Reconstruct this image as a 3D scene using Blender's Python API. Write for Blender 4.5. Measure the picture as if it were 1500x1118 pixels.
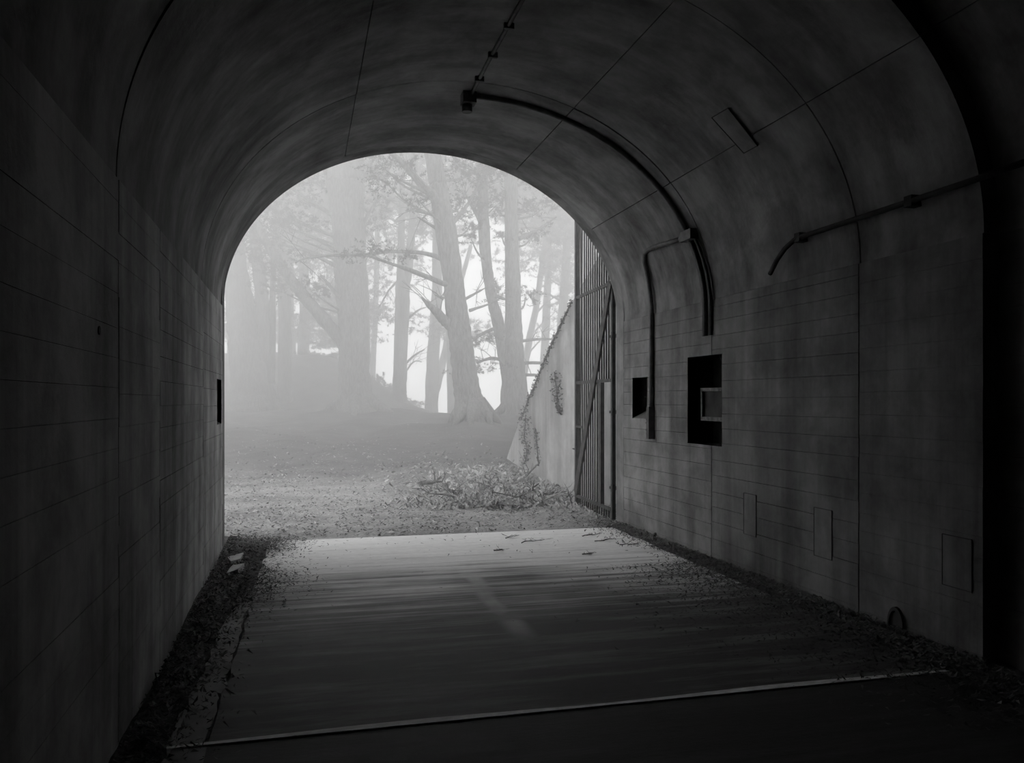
import bpy, math, random
import numpy as np
from mathutils import Vector, Matrix

for o in list(bpy.data.objects):
    bpy.data.objects.remove(o, do_unlink=True)
scene = bpy.context.scene
COL = scene.collection
random.seed(7)
RNG = np.random.default_rng(11)

# ------------------------------------------------------------------ camera
H = 1.6                      # eye height (m)
F = 1200.0                   # focal length in pixels of the 1500 x 1118 frame
U0, V0 = 750.0, 587.0        # picture centre column, horizon row
YAW = math.atan(310 / F)     # camera turned right of the tunnel axis
CY, SY = math.cos(YAW), math.sin(YAW)
cam_d = bpy.data.cameras.new('camera')
cam = bpy.data.objects.new('camera', cam_d)
COL.objects.link(cam)
cam.location = (0, 0, H)
cam.rotation_euler = (math.radians(90), 0, -YAW)
cam_d.sensor_width = 36
cam_d.lens = 36 * F / 1500
cam_d.shift_y = (V0 - 559) / 1500
cam_d.clip_end = 500
scene.camera = cam

# ------------------------------------------------------------------ sky and exposure
world = bpy.data.worlds.new('overcast_sky')
scene.world = world
world.use_nodes = True
wb = world.node_tree.nodes['Background']
wb.inputs[0].default_value = (1.0, 1.0, 1.0, 1)
wb.inputs[1].default_value = 1.0
vs = scene.view_settings
vs.view_transform = 'Standard'
vs.look = 'None'
vs.gamma = 1
vs.use_curve_mapping = False
vs.exposure = 1.16
scene.cycles.max_bounces = 10
scene.cycles.diffuse_bounces = 6
scene.cycles.volume_bounces = 4
FOG_DENSITY = 0.047

# ------------------------------------------------------------------ pixel helpers
def ray(u, v):
    a = (u - U0) / F
    return Vector((CY * a + SY, CY - SY * a, (V0 - v) / F))
EYE = Vector((0, 0, H))
def at_depth(u, v, d):
    return EYE + ray(u, v) * d
def on_x(u, v, x):
    r = ray(u, v); return EYE + r * (x / r.x)
def on_z(u, v, z=0.0):
    r = ray(u, v); return EYE + r * ((z - H) / r.z)

# tunnel section
XL, XR = -0.5 * H, 2.48 * H
XC, AR = (XL + XR) / 2, (XR - XL) / 2
ZS = 1.63 * H                # springing height
BR = 1.20 * H                # rise of the vault
YB = -9.0                    # closed inner end behind the viewer
def y_exit(x):
    t = (x - XL) / (XR - XL)
    return H * (5.88 + t * 0.34)
def vault_pt(phi, off=0.0):  # phi from 0 (right springing) to pi (left springing)
    return XC + (AR + off) * math.cos(phi), ZS + (BR + off) * math.sin(phi)
def on_vault(u, v, off=0.0):
    r = ray(u, v)
    a = (r.x / (AR + off)) ** 2 + (r.z / (BR + off)) ** 2
    px, pz = -XC, H - ZS
    b = 2 * (r.x * px / (AR + off) ** 2 + r.z * pz / (BR + off) ** 2)
    c = (px / (AR + off)) ** 2 + (pz / (BR + off)) ** 2 - 1
    t = (-b + math.sqrt(b * b - 4 * a * c)) / (2 * a)
    return EYE + r * t
def phi_of(p):
    return math.atan2((p.z - ZS) / BR, (p.x - XC) / AR)

def smooth(a, b, t):
    t = min(1, max(0, (t - a) / (b - a))); return t * t * (3 - 2 * t)

# ------------------------------------------------------------------ mesh helpers
class MB:
    def __init__(self):
        self.v = []; self.f = []; self.s = []
    def add(self, vs_, fs, sm=False):
        n = len(self.v)
        self.v += [tuple(p) for p in vs_]
        for f in fs:
            self.f.append(tuple(i + n for i in f)); self.s.append(sm)
    def quad(self, a, b, c, d): self.add([a, b, c, d], [(0, 1, 2, 3)])
    def box(self, lo, hi, bev=0.0):
        x0, y0, z0 = lo; x1, y1, z1 = hi
        self.hexa([(x0, y0, z0), (x1, y0, z0), (x1, y1, z0), (x0, y1, z0)],
                  [(x0, y0, z1), (x1, y0, z1), (x1, y1, z1), (x0, y1, z1)])
    def hexa(self, a, b):
        self.add(list(a) + list(b), [(3, 2, 1, 0), (4, 5, 6, 7), (0, 1, 5, 4), (1, 2, 6, 5), (2, 3, 7, 6), (3, 0, 4, 7)])
    def bar(self, p, q, w, d, up=None):
        p = Vector(p); q = Vector(q); t = (q - p).normalized()
        up = Vector(up) if up else Vector((0, 0, 1))
        if abs(t.dot(up)) > .98: up = Vector((1, 0, 0))
        s = t.cross(up).normalized(); n = s.cross(t)
        s *= w / 2; n *= d / 2
        self.hexa([p - s - n, p + s - n, p + s + n, p - s + n], [q - s - n, q + s - n, q + s + n, q - s + n])
    def tube(self, pts, rad, seg=8, cap=True, rough=0.0, rnd=None):
        pts = [Vector(p) for p in pts]; n = len(pts)
        if not isinstance(rad, (list, tuple)): rad = [rad] * n
        base = len(self.v); ref = None
        for i, p in enumerate(pts):
            t = (pts[min(i + 1, n - 1)] - pts[max(i - 1, 0)]).normalized()
            if ref is None:
                ref = t.orthogonal().normalized()
            ref = (ref - t * ref.dot(t)).normalized()
            bi = t.cross(ref)
            for k in range(seg):
                a = 2 * math.pi * k / seg
                r = rad[i] * (1 + (rnd.uniform(-rough, rough) if rnd else 0))
                self.v.append(tuple(p + ref * (math.cos(a) * r) + bi * (math.sin(a) * r)))
        for i in range(n - 1):
            for k in range(seg):
                a = base + i * seg + k; b = base + i * seg + (k + 1) % seg
                self.f.append((a, b, b + seg, a + seg)); self.s.append(True)
        if cap:
            self.f.append(tuple(base + k for k in range(seg))[::-1]); self.s.append(False)
            self.f.append(tuple(base + (n - 1) * seg + k for k in range(seg))); self.s.append(False)
    def build(self, name, mat, parent=None, origin=None):
        org = Vector(origin) if origin is not None else None
        if org is None and parent is not None: org = parent.matrix_world.translation if False else Vector(parent.location)
        if org is None: org = Vector((0, 0, 0))
        me = bpy.data.meshes.new(name)
        V = np.array(self.v, dtype=float) - np.array(org)
        me.from_pydata(V.tolist(), [], self.f)
        me.polygons.foreach_set('use_smooth', self.s)
        me.update()
        me.materials.append(mat)
        o = bpy.data.objects.new(name, me)
        COL.objects.link(o)
        if parent is not None: o.parent = parent
        else: o.location = org
        return o

def tag(o, label=None, cat=None, group=None, kind=None):
    if label: o['label'] = label
    if cat: o['category'] = cat
    if group: o['group'] = group
    if kind: o['kind'] = kind
    return o
def empty(name, loc):
    o = bpy.data.objects.new(name, None); COL.objects.link(o)
    o.location = loc; o.empty_display_size = .1
    return o

# ------------------------------------------------------------------ materials (all grey: the photograph is black and white)
class NT:
    def __init__(self, name):
        self.m = bpy.data.materials.new(name); self.m.use_nodes = True
        self.t = self.m.node_tree; self.b = self.t.nodes['Principled BSDF']
        self.tc = self.t.nodes.new('ShaderNodeTexCoord')
    def n(self, typ, **kw):
        x = self.t.nodes.new(typ)
        for k, v in kw.items(): setattr(x, k, v)
        return x
    def link(self, a, b): self.t.links.new(a, b)
    def noise(self, scale, vec=(1, 1, 1), detail=5, rough=.55, loc=(0, 0, 0), dist=0):
        mp = self.n('ShaderNodeMapping'); mp.inputs['Scale'].default_value = vec; mp.inputs['Location'].default_value = loc
        self.link(self.tc.outputs['Object'], mp.inputs[0])
        nz = self.n('ShaderNodeTexNoise'); nz.inputs['Scale'].default_value = scale
        nz.inputs['Detail'].default_value = detail; nz.inputs['Roughness'].default_value = rough
        nz.inputs['Distortion'].default_value = dist
        self.link(mp.outputs[0], nz.inputs['Vector'])
        return nz.outputs[0]
    def ramp(self, src, *stops):
        r = self.n('ShaderNodeValToRGB'); e = r.color_ramp.elements
        while len(e) < len(stops): e.new(.5)
        for i, (p, c) in enumerate(stops):
            e[i].position = p; e[i].color = (c, c, c, 1)
        self.link(src, r.inputs[0]); return r.outputs[0]
    def math(self, op, a, b=None, c=None, clamp=False):
        m = self.n('ShaderNodeMath', operation=op); m.use_clamp = clamp
        for i, x in enumerate((a, b, c)):
            if x is None: continue
            if isinstance(x, (int, float)): m.inputs[i].default_value = x
            else: self.link(x, m.inputs[i])
        return m.outputs[0]
    def bump(self, src, strength, dist=.02):
        b = self.n('ShaderNodeBump'); b.inputs['Strength'].default_value = strength; b.inputs['Distance'].default_value = dist
        self.link(src, b.inputs['Height']); self.link(b.outputs[0], self.b.inputs['Normal'])
    def color(self, src): self.link(src, self.b.inputs['Base Color'])
    def rough(self, r, spec=.3):
        if isinstance(r, (int, float)): self.b.inputs['Roughness'].default_value = r
        else: self.link(r, self.b.inputs['Roughness'])
        self.b.inputs['Specular IOR Level'].default_value = spec

def mat_simple(name, lo, hi, scale, rough=.85, bump=.4, vec=(1, 1, 1), spec=.25, bdist=.01):
    t = NT(name)
    n = t.noise(scale, vec)
    t.color(t.ramp(n, (.3, lo), (.7, hi)))
    t.rough(rough, spec)
    if bump: t.bump(t.noise(scale * 2.3, vec), bump, bdist)
    return t.m

def mat_concrete(name, lo, hi, streak):
    t = NT(name)
    big = t.ramp(t.noise(.55, (1, 1, 1), 6, .62, dist=.2), (.34, 0), (.62, 1))
    st = t.ramp(t.noise(1.0, streak, 6, .6, (3, 1, 7)), (.36, 0), (.6, 1))
    fine = t.noise(14, (1, 1, 1), 4, .6)
    blotch = t.ramp(t.noise(2.3, (1, 1, 1), 5, .6, (9, 2, 1), .3), (.36, .5), (.6, 1))
    mix = t.math('MULTIPLY_ADD', st, .5, t.math('MULTIPLY', big, .5))
    mix = t.math('MULTIPLY', mix, blotch)
    mix = t.math('MULTIPLY_ADD', fine, .25, t.math('MULTIPLY', mix, .85))
    t.color(t.ramp(mix, (.08, lo), (.95, hi)))
    t.rough(.92, .15)
    t.bump(t.math('ADD', t.noise(30, (1, 1, 1), 5), t.math('MULTIPLY', st, .6)), .35, .008)
    return t.m

M = {}
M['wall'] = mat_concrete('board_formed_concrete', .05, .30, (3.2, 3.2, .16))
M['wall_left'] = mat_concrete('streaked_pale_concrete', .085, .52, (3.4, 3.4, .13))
M['vault'] = mat_concrete('vault_concrete', .05, .34, (.8, 3.0, .8))
M['wing'] = mat_concrete('weathered_outdoor_concrete', .22, .55, (2.6, 2.6, .2))
M['backing'] = mat_simple('joint_shadow_concrete', .05, .08, 6)
M['iron'] = mat_simple('rusted_painted_iron', .035, .09, 9, .7, .3)
M['conduit'] = mat_simple('dark_steel_conduit', .05, .11, 12, .6, .3)
M['rustbox'] = mat_simple('corroded_box_metal', .03, .16, 22, .65, .5)
M['lip'] = mat_simple('worn_pale_concrete', .5, .8, 16, .8, .3, (1, 3, 1))
M['curb'] = mat_simple('gutter_edge_concrete', .16, .30, 5, .9, .4)
M['rubble'] = mat_simple('broken_concrete', .25, .42, 9, .9, .5)
M['bark'] = mat_simple('wet_dark_bark', .08, .24, 5, .9, .9, (4, 4, .8), .2, .05)
M['farbark'] = mat_simple('grey_bark', .07, .16, 4, .9, .5, (4, 4, .7), .2, .05)
M['needles'] = mat_simple('dark_needles', .04, .09, 3, .8, 0)
M['twig'] = mat_simple('dead_twig', .06, .2, 18, .85, .2)
M['paletwig'] = mat_simple('bleached_twig', .28, .55, 14, .85, .2)
M['deadleaf'] = mat_simple('dead_needle_litter', .16, .62, 7, .9, 0)
M['darkleaf'] = mat_simple('damp_leaf_mulch', .03, .12, 9, .9, 0)
M['lining'] = mat_simple('dark_niche_lining', .02, .045, 7)  # very dark tone: large niche, box case, broken conduit and its brackets
M['lining2'] = mat_simple('dark_grey_niche_lining', .07, .13, 7)  # dark grey tone for the inside faces of the small niches
M['gutterleaf'] = mat_simple('gutter_leaf_crumbs', .04, .22, 8, .9, 0)
M['ivy'] = mat_simple('ivy_leaves', .05, .12, 9, .7, 0)

def mat_slab(name='stained_floor_slab', wet=.065, dry_gain=.58):
    t = NT(name)
    sep = t.n('ShaderNodeSeparateXYZ'); t.link(t.tc.outputs['Object'], sep.inputs[0])
    X, Y = sep.outputs[0], sep.outputs[1]
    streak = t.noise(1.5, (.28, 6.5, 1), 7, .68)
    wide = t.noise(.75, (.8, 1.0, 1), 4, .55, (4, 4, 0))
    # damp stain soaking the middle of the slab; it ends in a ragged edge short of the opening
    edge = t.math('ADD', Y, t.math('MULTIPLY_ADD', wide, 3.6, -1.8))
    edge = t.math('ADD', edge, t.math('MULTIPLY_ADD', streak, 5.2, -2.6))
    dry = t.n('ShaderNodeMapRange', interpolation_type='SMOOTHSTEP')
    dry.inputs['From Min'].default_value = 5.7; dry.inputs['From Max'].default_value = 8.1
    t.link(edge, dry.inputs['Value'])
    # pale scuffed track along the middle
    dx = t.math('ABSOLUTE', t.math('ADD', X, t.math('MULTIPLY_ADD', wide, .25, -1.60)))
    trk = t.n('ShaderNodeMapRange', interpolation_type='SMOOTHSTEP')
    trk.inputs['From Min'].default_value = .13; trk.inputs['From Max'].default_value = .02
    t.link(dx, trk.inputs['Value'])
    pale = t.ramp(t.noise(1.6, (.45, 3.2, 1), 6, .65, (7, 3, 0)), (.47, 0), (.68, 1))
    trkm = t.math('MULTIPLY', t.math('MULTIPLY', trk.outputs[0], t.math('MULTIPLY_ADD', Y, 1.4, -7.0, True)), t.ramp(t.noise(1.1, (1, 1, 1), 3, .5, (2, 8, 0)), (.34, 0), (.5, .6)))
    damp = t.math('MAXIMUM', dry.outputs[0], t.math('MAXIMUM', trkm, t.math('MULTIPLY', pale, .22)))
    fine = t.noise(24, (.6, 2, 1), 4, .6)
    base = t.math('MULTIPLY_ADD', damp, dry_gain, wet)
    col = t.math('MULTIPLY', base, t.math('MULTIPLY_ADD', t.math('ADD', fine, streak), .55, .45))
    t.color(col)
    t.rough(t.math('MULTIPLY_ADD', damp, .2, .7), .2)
    t.bump(t.math('ADD', t.noise(40, (.5, 2, 1), 4), streak), .3, .006)
    return t.m
M['slab'] = mat_slab()
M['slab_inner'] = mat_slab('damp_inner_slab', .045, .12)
def mat_ground():
    t = NT('gravel_and_needle_ground')
    a = t.ramp(t.noise(.9, (1, 1.6, 1), 6, .65), (.35, 0), (.65, 1))
    b = t.ramp(t.noise(26, (1, 1, 1), 5, .7), (.3, 0), (.7, 1))
    gravel = t.ramp(t.math('MULTIPLY_ADD', a, .5, t.math('MULTIPLY', b, .5)), (.05, .17), (.95, .50))
    duff = t.ramp(t.math('MULTIPLY_ADD', a, .5, t.math('MULTIPLY', b, .5)), (.05, .035), (.95, .13))
    # pale gravel apron at the tunnel mouth gives way to dark needle duff under the trees
    sep = t.n('ShaderNodeSeparateXYZ'); t.link(t.tc.outputs['Object'], sep.inputs[0])
    k = t.math('ADD', sep.outputs[1], t.math('MULTIPLY_ADD', t.noise(.45, (1, 1, 1), 5, .6, (3, 3, 0)), 7.0, -3.5))
    mr = t.n('ShaderNodeMapRange', interpolation_type='SMOOTHSTEP')
    mr.inputs['From Min'].default_value = 12.5; mr.inputs['From Max'].default_value = 18.5
    t.link(k, mr.inputs['Value'])
    mx = t.n('ShaderNodeMix', data_type='RGBA')
    t.link(mr.outputs[0], mx.inputs[0]); t.link(gravel, mx.inputs[6]); t.link(duff, mx.inputs[7])
    t.color(mx.outputs[2])
    t.rough(.95, .1)
    t.bump(t.noise(45, (1, 1, 1), 5, .7), .8, .03)
    return t.m
M['ground'] = mat_ground()
M['dirt'] = mat_simple('gutter_dirt', .03, .11, 16, .95, .9, bdist=.03)

# ------------------------------------------------------------------ tunnel shell
JY = [YB, -1.6, 1.0, 2.535 * H, 3.24 * H, 4.63 * H]      # cross joints
GAP = .012; STEP = .11
NICHES_R = [dict(y0=4.50 * H, y1=4.955 * H, z0=H - .28 * H, z1=H + .285 * H, d=.30),
            dict(y0=5.60 * H, y1=5.885 * H, z0=H - .135 * H, z1=H + .176 * H, d=.19)]
NICHES_L = [dict(y0=5.36 * H, y1=5.66 * H, z0=H - .15 * H, z1=H + .135 * H, d=.19)]
FT = .25                      # thickness of the portal frame
def rect_minus(y0, y1, z0, z1, holes):
    rs = [(y0, y1, z0, z1)]
    for h in holes:
        out = []
        for (a, b, c, d) in rs:
            if h['y1'] <= a or h['y0'] >= b or h['z1'] <= c or h['z0'] >= d: out.append((a, b, c, d)); continue
            if h['y0'] > a: out.append((a, h['y0'], c, d))
            if h['y1'] < b: out.append((h['y1'], b, c, d))
            m0, m1 = max(a, h['y0']), min(b, h['y1'])
            if h['z0'] > c: out.append((m0, m1, c, h['z0']))
            if h['z1'] < d: out.append((m0, m1, h['z1'], d))
        rs = out
    return rs

def side_wall(name, x, sgn, holes, label):
    """sgn = +1: room lies towards +x of the face"""
    yE = y_exit(x) - FT
    ys = JY + [yE]
    bk = MB()
    xb = x - sgn * (.03 if sgn > 0 else .14)
    x_ = x
    for (a, b, c, d) in rect_minus(YB, yE, -.1, ZS + .05, holes):
        bk.quad((xb, a, c), (xb, b, c), (xb, b, d), (xb, a, d))
    root = bk.build(name, M['backing'])
    tag(root, label, 'wall', kind='structure')
    rnd = random.Random(name)
    for i in range(len(ys) - 1):
        g0 = 0 if (i == 3 and sgn < 0) else GAP / 2
        y0, y1 = ys[i] + g0, ys[i + 1] - GAP / 2
        z = -.08; k = 0
        x = x_ + (STEP if sgn < 0 and i < 3 else 0)
        while z < ZS - .01:
            z1 = min(z + rnd.uniform(.13, .17) * (1.6 if i < 2 else 1), ZS)
            if ZS - z1 < .06: z1 = ZS
            off = rnd.uniform(-.002, .002)
            mb = MB()
            for (a, b, c, d) in rect_minus(y0, y1, z, z1 - (.003 if i >= 4 else .0016), holes):
                xf = x + sgn * off
                mb.hexa([(xb, a, c), (xb, b, c), (xf, b, c), (xf, a, c)] if sgn > 0 else [(xf, a, c), (xf, b, c), (xb, b, c), (xb, a, c)],
                        [(xb, a, d), (xb, b, d), (xf, b, d), (xf, a, d)] if sgn > 0 else [(xf, a, d), (xf, b, d), (xb, b, d), (xb, a, d)])
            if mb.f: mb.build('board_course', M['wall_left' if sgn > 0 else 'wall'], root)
            z = z1
    x = x_
    for h in holes:
        mb = MB(); xd = x - sgn * h['d']; a, b, c, d = h['y0'], h['y1'], h['z0'], h['z1']
        mb.quad((xd, a, c), (xd, b, c), (xd, b, d), (xd, a, d))
        sl = -.10 if h['d'] < .25 else 0
        mb.quad((x, a, c), (x, b, c), (xd, b, c - sl), (xd, a, c - sl))
        mb.quad((x, a, d), (x, b, d), (xd, b, d), (xd, a, d))
        mb.quad((x, a, c), (x, a, d), (xd, a, d), (xd, a, c))
        mb.quad((x, b, c), (x, b, d), (xd, b, d), (xd, b, c))
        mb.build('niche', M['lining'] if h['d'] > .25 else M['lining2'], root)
    return root
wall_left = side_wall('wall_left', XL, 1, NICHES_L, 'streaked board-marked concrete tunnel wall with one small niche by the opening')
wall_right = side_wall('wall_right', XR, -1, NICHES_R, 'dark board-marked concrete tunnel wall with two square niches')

# ---- vault
PH = [0, phi_of(on_vault(1105, 196)), phi_of(on_vault(870, 128)), phi_of(on_vault(527, 118)), math.pi]
def vault_sheet(mb, p0, p1, ya, yb, off, thick=.03, n=None, step=0):
    n = n or max(3, int((p1 - p0) / math.radians(2)))
    front = []; back = []
    for i in range(n + 1):
        p = p0 + (p1 - p0) * i / n
        so = step * (1 + math.cos(p)) / 2; x, z = vault_pt(p, off + so); X2, Z2 = vault_pt(p, off + so + thick if not step else .14)
        e = yb if yb is not None else y_exit(x) - FT
        front.append(((x, ya, z), (x, e, z))); back.append(((X2, ya, Z2), (X2, e, Z2)))
    vs_ = [q for pr in front for q in pr]
    mb.add(vs_, [(2 * i, 2 * i + 1, 2 * i + 3, 2 * i + 2) for i in range(n)], True)
    if thick:
        for i in range(n):
            for j in (0, 1):
                mb.quad(front[i][j], front[i + 1][j], back[i + 1][j], back[i][j])
        for i in (0, n):
            mb.quad(front[i][0], front[i][1], back[i][1], back[i][0])
bk = MB(); vault_sheet(bk, 0, math.pi, YB, None, .14, 0, 120)
ceiling = bk.build('ceiling', M['backing'])
tag(ceiling, 'curved concrete barrel vault roof of the tunnel with open joints', 'ceiling', kind='structure')
rnd = random.Random(3)
jy = JY + [None]
for i in range(len(jy) - 1):
    for k in range(len(PH) - 1):
        mb = MB()
        gp = .0016
        vault_sheet(mb, PH[k] + (gp if k else .001), PH[k + 1] - (gp if k < len(PH) - 2 else .001), jy[i] + GAP / 2,
                    None if jy[i + 1] is None else jy[i + 1] - GAP / 2, .012 + rnd.uniform(-.004, .004), .125, None, STEP if i < 3 else 0)
        mb.build('vault_panel', M['vault'], ceiling)

# patched rectangle cast into the vault
def vault_patch(corners):
    mb = MB()
    c = [on_vault(*p) for p in corners]
    mb.hexa([on_vault(*p, off=.03) for p in corners], [q + (Vector((XC, q.y, ZS - .4)) - q).normalized() * -.006 for q in c])
    mb.build('patch', M['vault'], ceiling)
    q = [p + (Vector((XC, p.y, ZS - .4)) - p).normalized() * -.004 for p in c]
    for a, b in zip(q, q[1:] + q[:1]):
        mb = MB(); mb.bar(a, b, .0045, .0045); mb.build('patch_joint', M['backing'], ceiling)
vault_patch([(1042, 173), (1066, 159), (1109, 214), (1089, 225)])

# ---- inner end, portal frame
mb = MB()
pr = [(XL, 0), (XL, ZS)] + [vault_pt(math.pi - math.pi * i / 60, .012) for i in range(61)] + [(XR, ZS), (XR, 0)]
mb.box((XL - .3, YB - .1, -.3), (XR + .3, YB, ZS + BR + .3))
tag(mb.build('wall_back', M['wall']), 'plain concrete end wall closing the dark inner end of the tunnel', 'wall', kind='structure')
mb = MB()
def prof(off=0.0):
    pts = [(XL, -.3), (XL, ZS)]
    pts += [vault_pt(math.pi - math.pi * i / 90, .012 * min(1, i / 4, (90 - i) / 4)) for i in range(1, 90)]
    return pts + [(XR, ZS), (XR, -.3)]
P_ = prof(); n = len(P_)
OX0, OX1, OZ = XL - 7, XR + 7, 6.6
def outer(p):
    x, z = p
    if z <= ZS: return (OX0 if x < XC else OX1, z)
    a = math.atan2((z - ZS), (x - XC) * .6)
    if abs(math.cos(a)) * (OZ - ZS) > abs(math.sin(a)) * 8: return (OX0 if x < XC else OX1, ZS + (z - ZS) * 1.3)
    t = (x - XC) / AR
    return (XC + t * (OX1 - XC), OZ)
for i in range(n - 1):
    a, b = P_[i], P_[i + 1]; c, d = outer(b), outer(a)
    if abs(d[0] - c[0]) > 1 and abs(d[1] - c[1]) > .5:
        pass
    for dy, fl in ((0, 1), (-FT, 0)):
        q = [(p[0], y_exit(min(max(p[0], XL - 1), XR + 1)) + dy, p[1]) for p in (a, b, c, d)]
        mb.quad(*q)
    mb.add([(a[0], y_exit(a[0]) - FT, a[1]), (a[0], y_exit(a[0]), a[1]), (b[0], y_exit(b[0]), b[1]), (b[0], y_exit(b[0]) - FT, b[1])], [(0, 1, 2, 3)], True)
tag(mb.build('wall_portal', M['wall']), 'concrete portal face framing the arched tunnel mouth', 'wall', kind='structure')

# ------------------------------------------------------------------ ground
WX = 2.81 * H                 # wing wall face
WT = .22
WTOP = [(6.2, 1.93), (7.45, 1.43), (8.22, 1.098), (9.27, .54), (10.53, -.30), (11.35, -.95)]   # (y/H, height above eye/H)
def wing_top(y):
    y /= H
    for (a, za), (b, zb) in zip(WTOP, WTOP[1:]):
        if y <= b:
            t = max(0, (y - a) / (b - a)); return H + H * (za + (zb - za) * t)
    return 0.0
def ground_z(x, y):
    z = .85 * smooth(12, 26, y) + .3 * smooth(25, 32, y)
    z += 2.7 * smooth(33, 41, y) * (1 - smooth(.8, 6.6, x)) * (1 - .6 * smooth(44, 70, y))
    z -= smooth(4.5, 9, x) * max(0, y - 28.5) * .16
    z -= (1 - smooth(-40, -8, x)) * 0
    z += .05 * math.sin(x * 1.3 + y * .7) * smooth(12, 16, y) + .04 * math.sin(x * 2.9 - y * 1.1) * smooth(12, 18, y)
    z += .28 * math.exp(-((x - 4.9) ** 2 + (y - 23.5) ** 2) / 1.6) + .3 * math.exp(-((x - 6.9) ** 2 + (y - 26.1) ** 2) / 1.4) + .2 * math.exp(-((x - 2) ** 2 + (y - 30.5) ** 2) / 4)
    if x > WX + .1:
        z = max(z, wing_top(y) - .12) if y < 11.35 * H + 4 else z
        z = max(z, (wing_top(min(y, 11.3 * H)) - .12) if y < 11.3 * H else z)
    return z
mb = MB()
xs = list(np.arange(-34, -6, 1.0)) + list(np.arange(-6, 14, .25)) + list(np.arange(14, 46, 1.0))
ys_ = [y_exit(XC) - .35] + list(np.arange(9.6, 20, .25)) + list(np.arange(20, 46, .4)) + list(np.arange(46, 90, 2.0))
xs = sorted(set([round(float(x), 3) for x in xs] + [round(WX + .02, 3), round(WX + .12, 3)]))
V = []; rg = random.Random(5)
for y in ys_:
    for x in xs:
        V.append((x, y, ground_z(x, y) + rg.uniform(-.012, .012) - (.03 if y < 9.7 else .0)))
nx = len(xs)
mb.add(V, [(j * nx + i, j * nx + i + 1, (j + 1) * nx + i + 1, (j + 1) * nx + i) for j in range(len(ys_) - 1) for i in range(nx - 1)], True)
tag(mb.build('ground', M['ground']), 'gravel and needle-strewn ground rising from the tunnel mouth into the forest', 'ground', kind='structure')

# ---- tunnel floor: dirt bed, slabs, worn joint lip, gutter strip
SLAB_END = 6.02 * H; JN = 2.50 * H
mb = MB()
nxx, nyy = 60, 150
rg = random.Random(9)
V = []
for j in range(nyy + 1):
    y = YB + (9.95 - YB) * j / nyy
    for i in range(nxx + 1):
        x = XL - .05 + (XR - XL + .25) * i / nxx
        d = min(x - XL, XR - x)
        z = -.03 + .07 * (1 - smooth(0, .42, d)) * (.6 + .4 * math.sin(y * 2.2 + x)) + rg.uniform(-.008, .012)
        V.append((x, y, z))
mb.add(V, [(j * (nxx + 1) + i, j * (nxx + 1) + i + 1, (j + 1) * (nxx + 1) + i + 1, (j + 1) * (nxx + 1) + i) for j in range(nyy) for i in range(nxx)], True)
floor = mb.build('floor', M['dirt'])
tag(floor, 'tunnel floor of stained concrete slabs with dirt gutters along both walls', 'floor', kind='structure')
def slab(y0, y1, xl0, xl1, xr0, xr1, name='concrete_slab', mat='slab', top=.012):
    mb = MB()
    N = 24; rr = random.Random(y0)
    L = [(xl0 + (xl1 - xl0) * i / N + (rr.uniform(-.02, .02)), y0 + (y1 - y0) * i / N) for i in range(N + 1)]
    R = [(xr0 + (xr1 - xr0) * i / N + (rr.uniform(-.02, .02)), y0 + (y1 - y0) * i / N) for i in range(N + 1)]
    for i in range(N):
        (a, ya), (b, yb) = L[i], L[i + 1]; (c, _), (d, _) = R[i], R[i + 1]
        mb.quad((a, ya, top), (c, ya, top), (d, yb, top), (b, yb, top))
        mb.quad((a, ya, top), (b, yb, top), (b, yb, -.1), (a, ya, -.1))
        mb.quad((c, ya, top), (d, yb, top), (d, yb, -.1), (c, ya, -.1))
    for (p, q, y) in ((L[0][0], R[0][0], y0), (L[-1][0], R[-1][0], y1)):
        mb.quad((p, y, top), (q, y, top), (q, y, -.1), (p, y, -.1))
    return mb.build(name, M[mat], floor)
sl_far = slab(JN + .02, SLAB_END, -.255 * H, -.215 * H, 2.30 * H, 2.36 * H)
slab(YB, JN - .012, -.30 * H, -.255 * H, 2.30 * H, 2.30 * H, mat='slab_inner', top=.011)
slab(JN + .02, 4.55 * H, -.372 * H, -.30 * H, -.262 * H, -.235 * H, 'gutter_strip', 'curb', .014)
slab(YB, JN - .012, -.385 * H, -.372 * H, -.306 * H, -.262 * H, 'gutter_strip', 'curb', .012)
mb = MB(); N = 70; rr = random.Random(2)
for i in range(N):
    x0 = -.37 * H + (2.67 * H) * i / N; x1 = -.37 * H + (2.67 * H) * (i + 1) / N
    w0 = .055 + .014 * math.sin(x0 * 3); w1 = .055 + .014 * math.sin(x1 * 3)
    mb.hexa([(x0, JN - .004, -.05), (x1, JN - .004, -.05), (x1, JN + w1, -.05), (x0, JN + w0, -.05)],
            [(x0, JN - .004, .019), (x1, JN - .004, .019), (x1, JN + w1, .013), (x0, JN + w0, .013)])
mb.build('slab_edge', M['lip'], floor)

# ------------------------------------------------------------------ wing wall outside
mb = MB()
yy = [6.2 * H + i * (11.35 - 6.2) * H / 30 for i in range(31)]
for a, b in zip(yy, yy[1:]):
    mb.hexa([(WX, a, -.6), (WX + WT, a, -.6), (WX + WT, b, -.6), (WX, b, -.6)],
            [(WX, a, wing_top(a)), (WX + WT, a, wing_top(a)), (WX + WT, b, wing_top(b)), (WX, b, wing_top(b))])
tag(mb.build('wing_wall', M['wing']), 'weathered concrete retaining wall sloping down beside the tunnel mouth', 'wall', kind='structure')

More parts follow.
